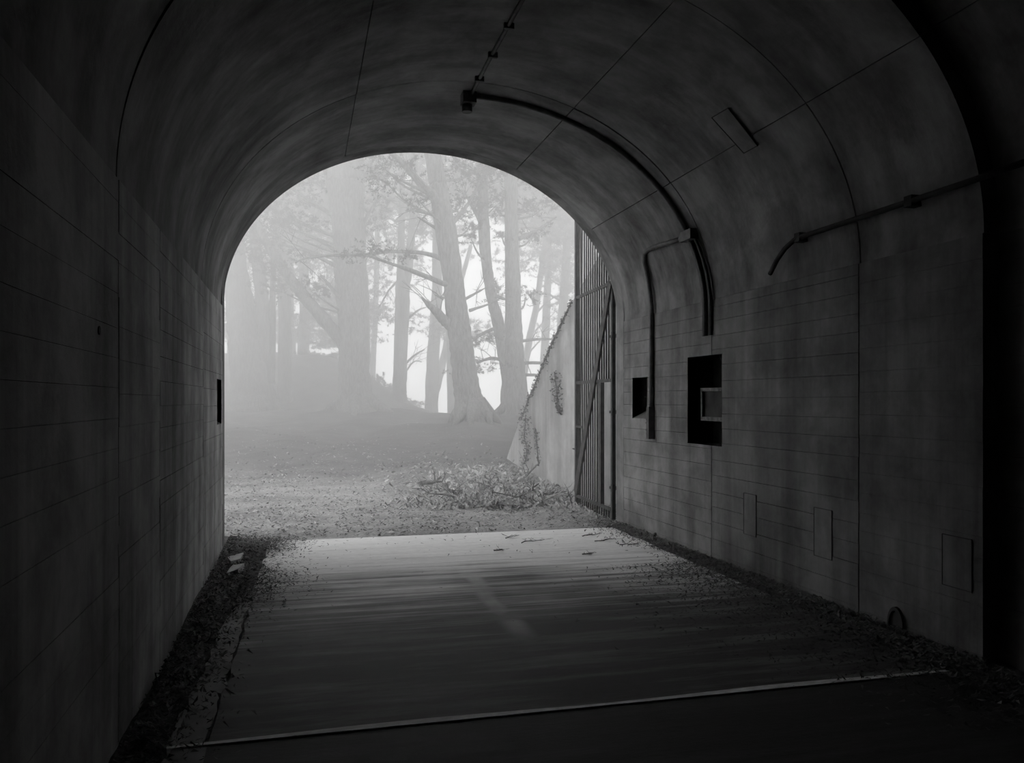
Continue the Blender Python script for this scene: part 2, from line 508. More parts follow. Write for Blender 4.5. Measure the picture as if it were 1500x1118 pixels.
# ------------------------------------------------------------------ iron gate leaf
G0 = Vector((2.485 * H, 6.30 * H, 0)); G1 = Vector((2.535 * H, 7.36 * H, 0))
gd = (G1 - G0); GL = gd.length; gd = gd / GL; gn = Vector((gd.y, -gd.x, 0))
gate = empty('iron_gate', G0)
tag(gate, 'tall barred iron gate leaf swung open against the concrete wing wall', 'gate')
def gp(s, z, o=0.0): return G0 + gd * (s * GL) + gn * o + Vector((0, 0, z))
def gate_top(s): return ZS + .25 + (BR - .2) * math.sqrt(max(0, 1 - (1 - s) ** 2 * .95))
ZB, ZM, ZT = .165, 1.6 + .035 * 7.1 * 1.0 + .02, 1.6 + .97 * H
NB = 16
for i in range(NB):
    s = .045 + .90 * i / (NB - 1)
    mb = MB()
    lean = .03 * math.sin(i * 2.1) if i in (13, 14) else 0
    if s < .29:      # wicket below the middle rail has lost its bars
        mb.tube([gp(s, ZM), gp(s, 3.1), gp(s, gate_top(s))], .0105, 6); mb.build('bar', M['iron'], gate)
        mb = MB(); mb.tube([gp(s, .03), gp(s, ZB)], .0105, 6)
    else:
        mb.tube([gp(s, .03), gp(s, 1.5), gp(s + lean, 3.1), gp(s, gate_top(s))], .0105, 6)
    mb.build('bar', M['iron'], gate)
for z in (ZB, ZM, ZT):
    mb = MB(); mb.bar(gp(0, z, -.014), gp(1, z, -.014), .022, .045); mb.build('rail', M['iron'], gate)
mb = MB(); mb.bar(gp(.985, .02), gp(.985, gate_top(.985)), .07, .065, gn); mb.build('meeting_stile', M['iron'], gate)
mb = MB(); mb.bar(gp(0, .02), gp(0, gate_top(0)), .06, .05, gn); mb.build('hinge_stile', M['iron'], gate)
mb = MB(); mb.bar(gp(.30, ZB), gp(.30, ZM), .12, .05, gn); mb.build('upright', M['iron'], gate)
mb = MB(); mb.bar(gp(.02, ZT - .0, -.03), gp(.97, ZB + .05, -.03), .15, .03, gn); mb.build('brace', M['iron'], gate)
mb = MB(); mb.bar(gp(.80, 1.21, -.02), gp(1.0, 1.21, -.02), .02, .03); mb.build('latch_rail', M['iron'], gate)
mb = MB(); mb.tube([gp(.98, .86), gp(1.12, .86)], .012, 8); mb.build('latch_bolt', M['iron'], gate)
for z in (.45, 1.45, 2.45):      # strap hinges pinned into the portal face
    mb = MB(); mb.bar(gp(.06, z, .0), G0 + Vector((.06, 0, z)) + Vector((0, -.06, 0)), .05, .035); mb.tube([gp(0, z - .05), gp(0, z + .05)], .034, 8)
    mb.bar(G0 + Vector((.045, .0, z)), Vector((G0.x + .045, y_exit(G0.x + .045) - .03, z)), .03, .05)
    mb.build('hinge', M['iron'], gate)
mb = MB(); N = 14
for i in range(N):
    a, b = i / N, (i + 1) / N
    mb.bar(gp(a, gate_top(a)), gp(b, gate_top(b)), .03, .03)
mb.build('top_rail', M['iron'], gate)

# ------------------------------------------------------------------ conduits and boxes in the tunnel
def conduit(name, label, pts, r, mat='conduit', seg=10):
    mb = MB(); mb.tube(pts, r, seg)
    o = mb.build(name, M[mat], origin=pts[0]); tag(o, label, 'pipe'); return o
YC = on_vault(681, 138).y
PC = phi_of(on_vault(690, 135))
arc = []
p_end = phi_of(on_vault(1012, 345))
for i in range(41):
    p = PC + (p_end - PC) * i / 40
    x, z = vault_pt(p, -.013); arc.append(Vector((x, YC - .10 * i / 40, z)))
xw = XR - .025
dn = on_x(1033, 492, xw)
for i in range(1, 9):
    t = i / 8; p = p_end * (1 - t)
    x, z = vault_pt(p, -.013 - .012 * t); arc.append(Vector((x, YC - .10 - (YC - .1 - dn.y) * t, z)))
arc.append(Vector((xw, dn.y, dn.z)))
vc = conduit('arched_conduit', 'dark steel conduit curving over the vault and down the wall', arc, .025)
mb = MB(); a2 = [p + Vector((.004, -.10, 0)) for p in arc[40:]]; a2[-1] = a2[-1] + Vector((0, 0, .0))
conduit('wall_conduit', 'thinner dark conduit running down beside the arched conduit', a2, .018)
a3 = [p + Vector((.006, .046, 0)) for p in arc[40:]]
conduit('wall_conduit', 'short dark conduit on the exit side of the arched conduit', a3, .016)
# crown box and conduit towards the viewer
jb = empty('ceiling_junction_box', (arc[0].x, YC, arc[0].z))
tag(jb, 'small dark junction box hanging from the crown of the vault', 'junction box')
zc = vault_pt(PC)[1]
mb = MB(); mb.box((arc[0].x - .075, YC - .06, zc - .09), (arc[0].x + .055, YC + .08, zc + .02)); mb.build('box', M['conduit'], jb)
mb = MB(); mb.tube([(arc[0].x - .02, YC + .03, zc - .09), (arc[0].x - .02, YC + .03, zc - .16)], .05, 12); mb.build('spout', M['conduit'], jb)
conduit('crown_conduit', 'thin conduit running along the crown of the vault from the junction box',
        [Vector((arc[0].x + .01, YC - .05, zc - .006))] + [Vector((arc[0].x - .0, YC - .05 - k * .7, vault_pt(PC)[1] - .006)) for k in range(1, 9)], .017)
for k, yk in enumerate((YC - .42, YC - .95, YC - 1.5)):
    mb = MB(); mb.box((arc[0].x - .035, yk - .015, zc - .032), (arc[0].x + .045, yk + .015, zc + .02))
    tag(mb.build('pipe_clamp', M['conduit'], origin=(arc[0].x, yk, zc)), 'small strap clamp holding the crown conduit to the vault', 'clamp', 'strap clamps on the crown conduit')
# branch pipe
pb = [arc[40] + Vector((-.012, .09, -.002)), on_vault(985, 354, -.014), on_vault(962, 361, -.014), on_vault(951, 365.5, -.014)]
c1 = on_vault(944.5, 371, -.014); c2 = on_vault(944, 384, -.014)
yb_ = on_x(954.5, 480, xw).y
tail = [c1, c2]
p2 = phi_of(c2)
for i in range(1, 7):
    p = p2 * (1 - i / 6); x, z = vault_pt(p, -.014 - .011 * i / 6)
    tail.append(Vector((x, c2.y + (yb_ - c2.y) * min(1, i / 3), z)))
tail.append(Vector((xw, yb_, on_x(955, 640, xw).z)))
br = conduit('branch_conduit', 'dark conduit bending off the arched conduit and dropping beside the small niche', pb + tail, .026)
e = empty('conduit_tee', arc[40]); tag(e, 'dark clamp box where the branch conduit leaves the arched conduit', 'junction box')
mb = MB(); c = arc[40]; mb.box(c + Vector((-.06, -.15, -.05)), c + Vector((.03, .08, .05))); mb.build('box', M['conduit'], e)
mb = MB(); mb.tube([c + Vector((-.012, .06, 0)), c + Vector((-.012, .14, -.004))], .04, 10); mb.build('collar', M['conduit'], e)
zt, zb = on_x(953, 596, xw).z, on_x(953, 643, xw).z
e = empty('switch_box', (xw, yb_, zb)); tag(e, 'corroded narrow terminal box at the foot of the branch conduit', 'junction box')
mb = MB(); mb.box((XR - .075, yb_ - .03, zb), (XR + .0, yb_ + .04, zt)); mb.build('box', M['conduit'], e)
rr = random.Random(4); mb = MB()
for i in range(7):
    z = zb + .05 + (zt - zb - .08) * i / 7
    mb.box((XR - .07 + rr.uniform(-.01, .01), yb_ + .035, z), (XR - .03, yb_ + rr.uniform(.045, .07), z + rr.uniform(.015, .035)))
mb.build('corroded_edge', M['rustbox'], e)
# meter box in the big niche
nc = NICHES_R[0]; xb = XR + nc['d']
e = empty('meter_box', (xb, nc['y0'], nc['z0'])); tag(e, 'rusty open-fronted box mounted inside the large niche', 'electrical box')
bx0, bx1 = XR + .05, xb
by0, by1 = nc['y0'] + .03, on_x(1027, 590, XR + .05).y; bz0, bz1 = H - .135 * H + .02, H + .075 * H
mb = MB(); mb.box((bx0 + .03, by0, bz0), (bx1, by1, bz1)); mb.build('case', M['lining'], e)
for (a, b, c, d) in ((by0 - .01, by1 + .01, bz1 - .025, bz1 + .01), (by0 - .01, by1 + .01, bz0 - .01, bz0 + .03), (by1 - .02, by1 + .01, bz0, bz1), (by0 - .01, by0 + .02, bz0, bz1)):
    mb = MB(); mb.box((bx0, a, c), (bx0 + .04, b, d)); mb.build('rim', M['rustbox'], e)
mb = MB(); mb.tube([(bx0 + .10, by0 + .16, bz1), (bx0 + .10, by0 + .16, bz1 + .22), (bx0 + .10, by0 + .28, nc['z1'])], .014, 8); mb.build('feed_pipe', M['rustbox'], e)
mb = MB(); mb.tube([(bx0 + .10, by0 + .13, bz0), (bx0 + .10, by0 + .13, nc['z0'] + .07)], .01, 8); mb.build('drain_stub', M['rustbox'], e)
ns = NICHES_R[1]
mb = MB(); mb.tube([(XR + .02, ns['y0'] + .12, H + .045), (XR + .09, ns['y0'] + .26, H + .045)], .008, 6)
tag(mb.build('niche_hook', M['rubble'], origin=(XR + .02, ns['y0'] + .12, H + .045)), 'small pale metal rod sticking out inside the small niche', 'rod')
# broken conduit on the right wall
pr_ = [on_vault(1500, 238, -.04), on_vault(1420, 266, -.04), on_vault(1333, 295, -.04), on_vault(1250, 322, -.04), on_vault(1172, 347.5, -.04)]
pe = [on_vault(1163, 352, -.05), on_vault(1150, 364, -.07), on_vault(1138, 381, -.08), on_vault(1128, 401, -.06)]
conduit('broken_conduit', 'broken dark conduit along the right haunch ending in a downward bend', pr_ + pe, .020, 'lining')
for (u, v) in ((1170, 348), (1333, 295)):
    c = on_vault(u, v, -.04)
    mb = MB(); mb.box(c + Vector((-.02, -.035, -.036)), c + Vector((.07, .035, .036)))
    tag(mb.build('pipe_bracket', M['lining'], origin=c), 'square bracket holding the broken conduit to the right haunch', 'bracket', 'brackets on the broken conduit')
# cast patches on right wall, drain mouths
for (u0, v0, u1, v1) in ((1090, 722, 1108, 787), (1193, 743, 1219, 821), (1381, 782, 1424, 868)):
    a = on_x(u0, v0, XR); b = on_x(u1, v1, XR)
    mb = MB(); y0, y1 = min(a.y, b.y), max(a.y, b.y); z0, z1 = min(a.z, b.z), max(a.z, b.z)
    mb.box((XR - .004, y0, z0), (XR + .02, y1, z1)); mb.build('patch', M['wall'], wall_right)
    q = [Vector((XR - .004, y, z)) for y, z in ((y0, z0), (y1, z0), (y1, z1), (y0, z1))]
    for a, b in zip(q, q[1:] + q[:1]):
        mb = MB(); mb.bar(a, b, .0045, .0045); mb.build('patch_joint', M['backing'], wall_right)
for (u, v, r) in ((1314, 915, .06), (961, 788, .03)):
    c = on_x(u, v, XR)
    mb = MB(); seg = 20
    for k in range(seg):
        a, b = 2 * math.pi * k / seg, 2 * math.pi * (k + 1) / seg
        def rp(an, rr_, dx): return (XR + dx, c.y + math.cos(an) * rr_, c.z + math.sin(an) * rr_ * 1.6)
        mb.quad(rp(a, r, -.02), rp(b, r, -.02), rp(b, r * 1.25, -.02), rp(a, r * 1.25, -.02))
        mb.quad(rp(a, r * 1.25, -.02), rp(b, r * 1.25, -.02), rp(b, r * 1.3, .02), rp(a, r * 1.3, .02))
        mb.quad(rp(a, r, -.02), rp(b, r, -.02), rp(b, r * .9, .0), rp(a, r * .9, .0))
    mb.add([rp(2 * math.pi * k / seg, r * .95, -.004) for k in range(seg)], [tuple(range(seg))])
    mb.build('drain_mouth', M['backing'], wall_right)
c = on_x(145, 484, XL)
mb = MB(); mb.tube([c + Vector((-.02, 0, 0)), c + Vector((.004, 0, 0))], .018, 12); mb.build('tie_hole', M['backing'], wall_left)

# ------------------------------------------------------------------ foliage and trees
def tufts(centers, radii, counts, needle, width, k=6, flat=1.0, seed=0):
    """needle tufts scattered in ellipsoids -> vertices, faces"""
    g = np.random.default_rng(seed); P = []
    for c, r, n in zip(centers, radii, counts):
        m = max(4, n // 14)                      # sprays: tufts gathered along short drooping twigs
        c0 = np.array(c) + g.normal(size=(m, 3)) * .55 * np.array(r)
        dv = g.normal(size=(m, 3)) * np.array(r) * .45
        i = g.integers(0, m, n)
        P.append(c0[i] + dv[i] * g.uniform(-1, 1, (n, 1)) + g.normal(size=(n, 3)) * .05 * min(r[0], .6))
    P = np.concatenate(P); n = len(P)
    ax = g.normal(size=(n, 3)); ax[:, 2] = ax[:, 2] * .6 + .25; ax /= np.linalg.norm(ax, axis=1)[:, None]
    P = np.repeat(P, k, 0); ax = np.repeat(ax, k, 0)
    dr = ax + g.normal(size=(n * k, 3)) * .55; dr /= np.linalg.norm(dr, axis=1)[:, None]
    sd = np.cross(dr, g.normal(size=(n * k, 3))); sd /= np.linalg.norm(sd, axis=1)[:, None] + 1e-9
    L = needle * g.uniform(.6, 1.25, (n * k, 1)); W = width * g.uniform(.7, 1.2, (n * k, 1))
    base = P - dr * L * .25
    Vv = np.stack([base - sd * W / 2, base + sd * W / 2, base + dr * L], 1).reshape(-1, 3)
    return Vv
def tri_mesh(name, Vv, mat, parent=None, origin=(0, 0, 0)):
    me = bpy.data.meshes.new(name); n = len(Vv)
    me.vertices.add(n); me.vertices.foreach_set('co', (Vv - np.array(origin)).astype(np.float32).ravel())
    me.loops.add(n); me.loops.foreach_set('vertex_index', np.arange(n, dtype=np.int32))
    me.polygons.add(n // 3); me.polygons.foreach_set('loop_start', np.arange(0, n, 3, dtype=np.int32))
    me.update(calc_edges=True); me.materials.append(mat)
    o = bpy.data.objects.new(name, me); COL.objects.link(o)
    if parent: o.parent = parent
    else: o.location = origin
    return o
def resample(pts, rads, n):
    """Catmull-Rom through points"""
    P = [Vector(p) for p in pts]; out = []; ro = []
    m = len(P) - 1
    for i in range(n + 1):
        t = m * i / n; k = min(int(t), m - 1); f = t - k
        p0, p1, p2, p3 = P[max(k - 1, 0)], P[k], P[k + 1], P[min(k + 2, m)]
        out.append(.5 * ((2 * p1) + (p2 - p0) * f + (2 * p0 - 5 * p1 + 4 * p2 - p3) * f * f + (3 * p1 - p0 - 3 * p2 + p3) * f ** 3))
        ro.append(rads[k] + (rads[k + 1] - rads[k]) * f)
    return out, ro
def px_path(pp, d, dd=0.0):
    """pp: (u, v, width px) -> points at depth d (+dd along the path), radii"""
    pts = []; rad = []
    for i, (u, v, w) in enumerate(pp):
        di = d + dd * i / max(1, len(pp) - 1)
        pts.append(at_depth(u, v, di)); rad.append(w * di / F / 2)
    return pts, rad
def twigs(mb, pts, rad, rnd, n, ln):
    for _ in range(n):
        i = rnd.randrange(len(pts) // 4, len(pts)); p = pts[i]
        d = (pts[min(i + 1, len(pts) - 1)] - pts[max(i - 1, 0)]).normalized()
        v = (d * rnd.uniform(.2, .9) + Vector((rnd.uniform(-1, 1), rnd.uniform(-1, 1), rnd.uniform(-.5, .9)))).normalized()
        l = ln * rnd.uniform(.4, 1.2); r = min(rad[i] * .5, .014)
        q = p + v * l * .5 + Vector((0, 0, rnd.uniform(-.05, .08))); e_ = p + v * l
        mb.tube([p, q, e_], [r, r * .8, r * .35], 4, False)
        for _ in range(2):
            v2 = (v + Vector((rnd.uniform(-1, 1), rnd.uniform(-1, 1), rnd.uniform(-.6, .8)))).normalized()
            mb.tube([q, q + v2 * l * .45], [r * .7, r * .3], 4, False)

TRUNKS = []; LIMBS = []
def limb_gap(x, y):
    return min([math.hypot(px - x, py - y) for px, py in LIMBS] or [9])
def seg_gap(a, b, me):
    g = 9.0
    for (x, y, r) in TRUNKS:
        if me and (x - me.x) ** 2 + (y - me.y) ** 2 < .01: continue
        d = Vector((b.x - a.x, b.y - a.y)); t = ((x - a.x) * d.x + (y - a.y) * d.y) / max(d.length_squared, 1e-6); t = min(1, max(0, t))
        g = min(g, math.hypot(a.x + d.x * t - x, a.y + d.y * t - y) - r)
    return g
def tree(name, label, stems, d, limbs=(), clumps=(), group=None, mat='bark', flare=1.5, seed=1, top=None, needle=.15, nw=.018, dens=1.0, tw=5, extra=()):
    rnd = random.Random(seed)
    b = stems[0][0]
    p0 = at_depth(b[0], b[1], d); gz = ground_z(p0.x, p0.y)
    base = Vector((p0.x, p0.y, gz)); TRUNKS.append((p0.x, p0.y, b[2] * d / F / 2 + .15)); sk = []; lk = []
    root = empty(name, base); tag(root, label, 'tree', group)
    extra = list(extra)
    if mat == 'bark':     # spreading crown above the visible trunk
        for k in range(12):
            a = rnd.uniform(0, 6.28); r = rnd.uniform(.5, 4)
            extra.append((base + Vector((math.cos(a) * r, math.sin(a) * r - 1, rnd.uniform(11, 17))), (2.3, 2.3, .7), 1500))
    for si, st in enumerate(stems):
        pts, rad = px_path(st, d)
        if si == 0:
            pts = [base + Vector((0, 0, -.35)), base + Vector((0, 0, .03))] + [p for p in pts if p.z > gz + .25]
            rr0 = rad[-(len(pts) - 2):] if len(pts) > 2 else rad
            rad = [rr0[0] * flare * 1.15, rr0[0] * flare] + rr0
        if top:
            dv = (pts[-1] - pts[-2]).normalized()
            if top > pts[-1].z:
                L = (top - pts[-1].z) / max(dv.z, .3)
                pts.append(pts[-1] + dv * L); rad.append(rad[-1] * .35)
        P, R = resample(pts, rad, max(14, 5 * len(pts)))
        sk += [(p, q) for p, q in zip(P, R) if p.z > gz + 1.5]
        mb = MB(); mb.tube(P, R, 18 if mat == 'bark' else 12, True, .07, rnd)
        mb.build('trunk', M[mat], root)
    for lb in limbs:
        dd = lb[1] if len(lb) > 1 else 0
        pts, rad = px_path(lb[0], d, dd)
        P, R = resample(pts, rad, 5 * len(pts))
        lk += P; LIMBS.extend((q.x, q.y) for q in P)
        mb = MB(); mb.tube(P, R, 8, True, .1, rnd)
        if tw: twigs(mb, P, R, rnd, tw, .9)
        mb.build('branch', M[mat], root)
    if flare > 1.4:
        for k in range(7):
            a = k * .9 + rnd.uniform(-.35, .35); r0 = rad[0] if False else max(.3, stems[0][0][2] * d / F / 2)
            v = Vector((math.cos(a), math.sin(a), 0)); q = base + v * r0 * rnd.uniform(1.7, 2.5)
            mb = MB(); mb.tube([base + v * r0 * .5 + Vector((0, 0, .55)), base + v * r0 * 1.25 + Vector((0, 0, .16)), Vector((q.x, q.y, ground_z(q.x, q.y) - .06))], [r0 * .4, r0 * .3, r0 * .12], 8, True, .12, rnd)
            mb.build('root', M[mat], root)
    cs, rs, ns = [], [], []
    for c in clumps:
        u, v, ru, rv = c[:4]; dd = c[4] if len(c) > 4 else 0
        dk = d + dd; s = dk / F
        cs.append(at_depth(u, v, dk)); rs.append((ru * s * 1.25, ru * s * 1.25, rv * s * 1.3)); ns.append(max(30, int(ru * rv * s * s * 2200 * dens)))
    for (c, r, n_) in extra: cs.append(c); rs.append(r); ns.append(n_)
    for c, r in zip(cs, rs):
        if lk and min((c - q).length for q in lk) < max(.35, r[0] * .7): continue
        p, pr0 = min(sk, key=lambda q: abs(q[0].z - (c.z - .3 * math.hypot(c.x - q[0].x, c.y - q[0].y) - .2)) + .4 * math.hypot(c.x - q[0].x, c.y - q[0].y))
        r0 = max(.015, min(.045, pr0 * .4)); mid = p.lerp(c, .55) + Vector((rnd.uniform(-.12, .12), rnd.uniform(-.12, .12), -.12))
        P, R = resample([p, mid, c], [r0, r0 * .7, r0 * .3], 8)
        mb = MB(); mb.tube(P, R, 6, True); mb.build('branch', M[mat], root); lk += P[3:]; LIMBS.extend((q.x, q.y) for q in P)
    if cs:
        f = tri_mesh('foliage', tufts(cs, rs, ns, needle, nw, 6, seed=seed), M['needles'], root, base)
        f['kind'] = 'stuff'
    return root

# nearest tree, leaning
tree('leaning_cypress', 'nearest leaning cypress with rough bark, splayed roots and a broken stub limb',
     [[(692, 622, 46), (690.5, 613, 43), (685, 580, 39), (681, 549, 37), (676, 510, 35), (671, 474, 34), (667, 440, 31), (663, 403, 30), (653, 339, 31), (642, 274, 26), (634, 226, 25)]],
     24, [([(650, 325, 17), (638, 292, 14), (617, 270, 12), (600, 250, 10), (573, 224, 8), (550, 205, 5)], -1),
          ([(650, 380, 8), (620, 371, 6), (573, 368.5, 5), (536, 373, 4.5), (493, 374, 4), (450, 378, 3), (433, 385, 2)], -2),
          ([(660, 418, 11), (646, 414, 8), (609, 399, 7), (581, 389, 5), (560, 382, 4), (530, 372, 3)], -1.5),
          ([(668, 482, 19), (654, 472, 17), (640, 458, 13), (628, 447, 8), (617, 435, 2)], -.6),
          ([(640, 315, 6), (614, 310, 4), (598, 308, 2)], -1), ([(640, 335, 6), (620, 323, 3), (612, 318, 1)], -.6),
          ([(635, 288, 7), (610, 275, 5), (583, 263, 2)], -1.2), ([(650, 438, 5), (637, 432, 1.5)], .0),
          ([(678, 440, 5), (700, 428, 3), (712, 421, 1)], .8), ([(688, 455, 5), (712, 447, 3), (730, 440, 1)], .8),
          ([(660, 330, 8), (685, 300, 5), (702, 268, 3)], 1)],
     [(553, 366, 22, 8, -1.5), (583, 374, 20, 7, -1), (520, 376, 20, 6, -1.6), (690, 262, 22, 12, 1), (676, 300, 16, 14, 1), (566, 268, 22, 12, -1), (556, 240, 24, 12, -1), (595, 240, 20, 10, -1), (610, 290, 16, 8, -1), (668, 240, 18, 12, 1), (705, 245, 22, 12, 1.5), (690, 330, 16, 10, 1)],
     top=17, seed=2, needle=.13, nw=.015, extra=[(at_depth(640, 150, 24), (2.2, 2.2, .8), 900), (at_depth(600, 110, 24), (2.4, 2, .8), 900), (at_depth(690, 80, 24), (2.6, 2.2, 1), 900)])
# twin stem
tree('twin_stem_cypress', 'twin-stemmed cypress whose two trunks join low above the crest by the wing wall',
     [[(756, 618, 36), (754, 605, 33), (752.5, 549, 33), (752, 510, 31), (752, 474, 25), (751, 403, 22), (749, 339, 19.5), (748, 226, 18)],
      [(748, 575, 22), (741, 530, 20), (730, 474, 18), (721, 440, 15), (715, 403, 15), (709, 339, 17), (706, 226, 15)]],
     27, [([(728, 480, 6), (705, 490, 5), (690, 502, 3)], -.5), ([(745, 530, 6), (720, 525, 5), (698, 532, 3)], -.4), ([(760, 500, 5), (790, 497, 4), (816, 497, 2)], .6),
          ([(762, 532, 5), (800, 532, 4), (830, 536, 3)], .6), ([(762, 549, 5), (795, 550, 4)], .6), ([(760, 350, 7), (790, 335, 4), (815, 318, 2)], 1),
          ([(706, 330, 6), (690, 300, 4), (680, 280, 2)], -1), ([(712, 425, 6), (735, 437, 5), (750, 438, 5)], 0)],
     [(703, 538, 20, 9, -.4), (690, 503, 14, 8, -.5), (716, 492, 14, 8, -.3), (700, 300, 16, 16, -1), (770, 435, 18, 9, 1), (725, 430, 16, 8), (715, 265, 20, 14), (735, 250, 20, 10), (728, 300, 14, 16), (775, 262, 22, 10, 1), (770, 300, 18, 10, 1), (800, 300, 22, 9, 1), (780, 345, 20, 8, 1), (735, 345, 12, 8), (690, 350, 12, 6, -1)],
     seed=3, top=18, group=None, flare=1.45, extra=[(at_depth(740, 140, 27), (2.4, 2.4, 1), 900), (at_depth(790, 190, 28), (2.2, 2.2, .8), 700)])
# great trunk
tree('broad_cypress', 'broad straight cypress trunk with a thick limb slanting off low on one side',
     [[(522, 602, 52), (521, 585, 48), (520, 549, 45), (518, 474, 45), (514, 403, 48), (511, 339, 48), (507, 270, 52), (505, 226, 54)]],
     30, [([(512, 510, 26), (492, 488, 21), (460, 452, 18), (437, 424, 17), (407, 382, 15), (386, 347, 11), (372, 318, 8), (360, 290, 6)], -1.5),
          ([(500, 322, 9), (487, 315, 7), (460, 298, 6), (437, 283, 4), (420, 272, 2)], -1),
          ([(505, 374, 7), (495, 369, 6), (467, 352, 5), (433, 339, 3)], -1.5), ([(500, 392, 8), (485, 386, 6), (450, 369, 5), (412, 358, 3)], -1.5),
          ([(505, 440, 8), (495, 433, 6), (470, 403, 3)], -1), ([(530, 330, 6), (548, 300, 4), (560, 285, 2)], -.5), ([(490, 300, 12), (480, 262, 8), (474, 236, 6), (466, 210, 4)], 0)],
     [(402, 330, 24, 15, -1), (382, 372, 22, 16, -1), (418, 312, 20, 12, -1), (405, 395, 18, 14, -1), (452, 424, 20, 10, -1), (398, 420, 14, 10, -1), (372, 350, 18, 12, -1), (425, 330, 18, 8, -1), (470, 420, 14, 8, -1), (360, 325, 16, 12, -1), (440, 372, 16, 6, -1.4), (548, 300, 22, 10), (560, 260, 22, 10), (548, 330, 18, 7), (455, 262, 22, 10), (440, 290, 22, 8), (462, 330, 16, 7), (350, 300, 20, 14, -1), (392, 300, 22, 12, -1), (545, 240, 18, 12)],
     seed=4, top=20, needle=.15, nw=.018, extra=[(at_depth(500, 160, 30), (3, 3, 1), 1100), (at_depth(420, 190, 30), (2.6, 2.6, 1), 900), (at_depth(560, 170, 31), (2.4, 2.4, .9), 800)])
tree('slim_forest_tree', 'slim straight trunk standing in front of the bank beside the slanting limb',
     [[(417, 585, 21), (417, 560, 20), (417, 474, 19), (416, 400, 19), (415, 330, 18), (414, 260, 17)]], 34, [([(415, 380, 5), (400, 370, 4), (385, 365, 2)],)],
     [(430, 250, 24, 14), (400, 280, 22, 12)], mat='farbark', seed=5, top=19, flare=1.2)
tree('many_stemmed_tree', 'massive tree forking low into several upward stems near the tunnel edge',
     [[(374, 598, 66), (370, 570, 62), (364, 520, 54), (356, 470, 46), (348, 420, 38), (340, 340, 28), (334, 260, 22)],
      [(378, 570, 40), (386, 500, 26), (384, 440, 20), (379, 400, 18), (372, 330, 14), (366, 260, 12)], [(388, 560, 30), (397, 500, 13), (399, 440, 9), (401, 380, 8), (404, 330, 7)]],
     31, [([(384, 460, 5), (372, 440, 3), (365, 432, 2)],)], [(350, 350, 26, 14), (340, 400, 20, 10), (368, 300, 24, 14)], mat='farbark', seed=6, top=17, flare=1.2)
tree('forked_slim_tree', 'slim tree forking halfway into two close parallel stems behind the crest',
     [[(585, 596, 24), (585, 575, 21), (586, 550, 20), (588, 474, 21), (590, 420, 22), (588, 395, 14), (588, 339, 10), (589, 290, 9), (590, 235, 9)],
      [(592, 425, 14), (598, 395, 13), (603, 340, 11), (606, 290, 10), (608, 235, 9)]],
     37, [([(595, 470, 4), (612, 455, 3), (625, 450, 1.5)],), ([(592, 535, 4), (608, 520, 3), (622, 512, 1.5)],), ([(594, 545, 3), (606, 530, 2), (618, 530, 1.5)],), ([(585, 410, 4), (570, 425, 3), (556, 450, 2)],)],
     [(560, 318, 24, 12), (585, 312, 20, 10), (545, 305, 18, 9), (605, 330, 14, 8), (570, 350, 18, 6)], mat='farbark', seed=7, top=20, flare=1.2)
FAR = 'trees fading into the fog behind the crest'
LF = 'faint far tree almost lost in the fog beyond the crest'
tree('foggy_tree', 'pale slender tree rising between the forked slim tree and the leaning cypress', [[(632, 596, 20), (634, 530, 18), (638, 470, 17), (640, 420, 15), (640, 300, 12)]], 42, [], [(650, 330, 30, 10), (620, 300, 26, 9), (660, 290, 22, 9)], FAR, 'farbark', seed=8, top=22, flare=1.1)
tree('foggy_tree', 'pale sapling leaning away behind the leaning cypress trunk', [[(630, 600, 14), (640, 565, 12), (650, 525, 11), (657, 490, 9), (668, 440, 7), (690, 360, 6)]], 44, [], [(692, 352, 12, 6), (684, 372, 8, 5)], FAR, 'farbark', seed=9, top=9, flare=1.1)
tree('foggy_tree', 'thin pale trunk just behind the broad cypress on its crest side', [[(545, 560, 9), (548, 500, 8), (551, 430, 8), (553, 330, 7)]], 46, [], [(552, 330, 16, 7), (545, 290, 20, 8)], FAR, 'farbark', seed=10, top=18, flare=1.1)
tree('foggy_tree', 'misty tree leaning out from behind the twin-stemmed cypress towards the wing wall', [[(762, 590, 12), (767, 549, 11), (775, 500, 10), (785, 452, 9), (795, 380, 8)]], 42, [([(784, 460, 4), (805, 440, 2), (825, 430, 1)],), ([(778, 490, 3), (800, 470, 2), (815, 455, 1)],), ([(772, 520, 3), (790, 500, 2), (812, 478, 1)],)],
     [(800, 372, 30, 13), (825, 400, 20, 12), (790, 330, 26, 12), (815, 345, 22, 10)], FAR, 'farbark', seed=11, top=17, flare=1.1, tw=8)
tree('foggy_tree', 'misty tree standing behind the sloping top of the wing wall', [[(812, 600, 15), (817, 540, 14), (823, 470, 13), (828, 400, 12), (832, 320, 10)]], 39, [([(820, 440, 4), (800, 430, 3), (785, 432, 2)],)],
     [(818, 300, 28, 16), (785, 280, 26, 14), (835, 350, 22, 16), (800, 400, 22, 8), (840, 420, 14, 12), (772, 255, 22, 10)], FAR, 'farbark', seed=12, top=16, flare=1.1)
tree('foggy_tree', 'far thin trunk on the bank framed by the slanting limb and the broad cypress', [[(446, 560, 12), (446, 500, 11), (447, 420, 10), (448, 330, 9)]], 45, [([(448, 500, 3), (462, 488, 2), (478, 502, 1.5)],)], [(455, 330, 28, 12), (440, 300, 24, 10), (470, 290, 22, 10)], FAR, 'farbark', seed=13, top=21, flare=1.1)
tree('foggy_tree', 'faint trunk between the many-stemmed tree and the slim straight trunk', [[(388, 560, 12), (387, 480, 11), (385, 400, 10)]], 45, [], [(380, 400, 16, 8)], FAR, 'farbark', seed=14, top=17, flare=1.1)
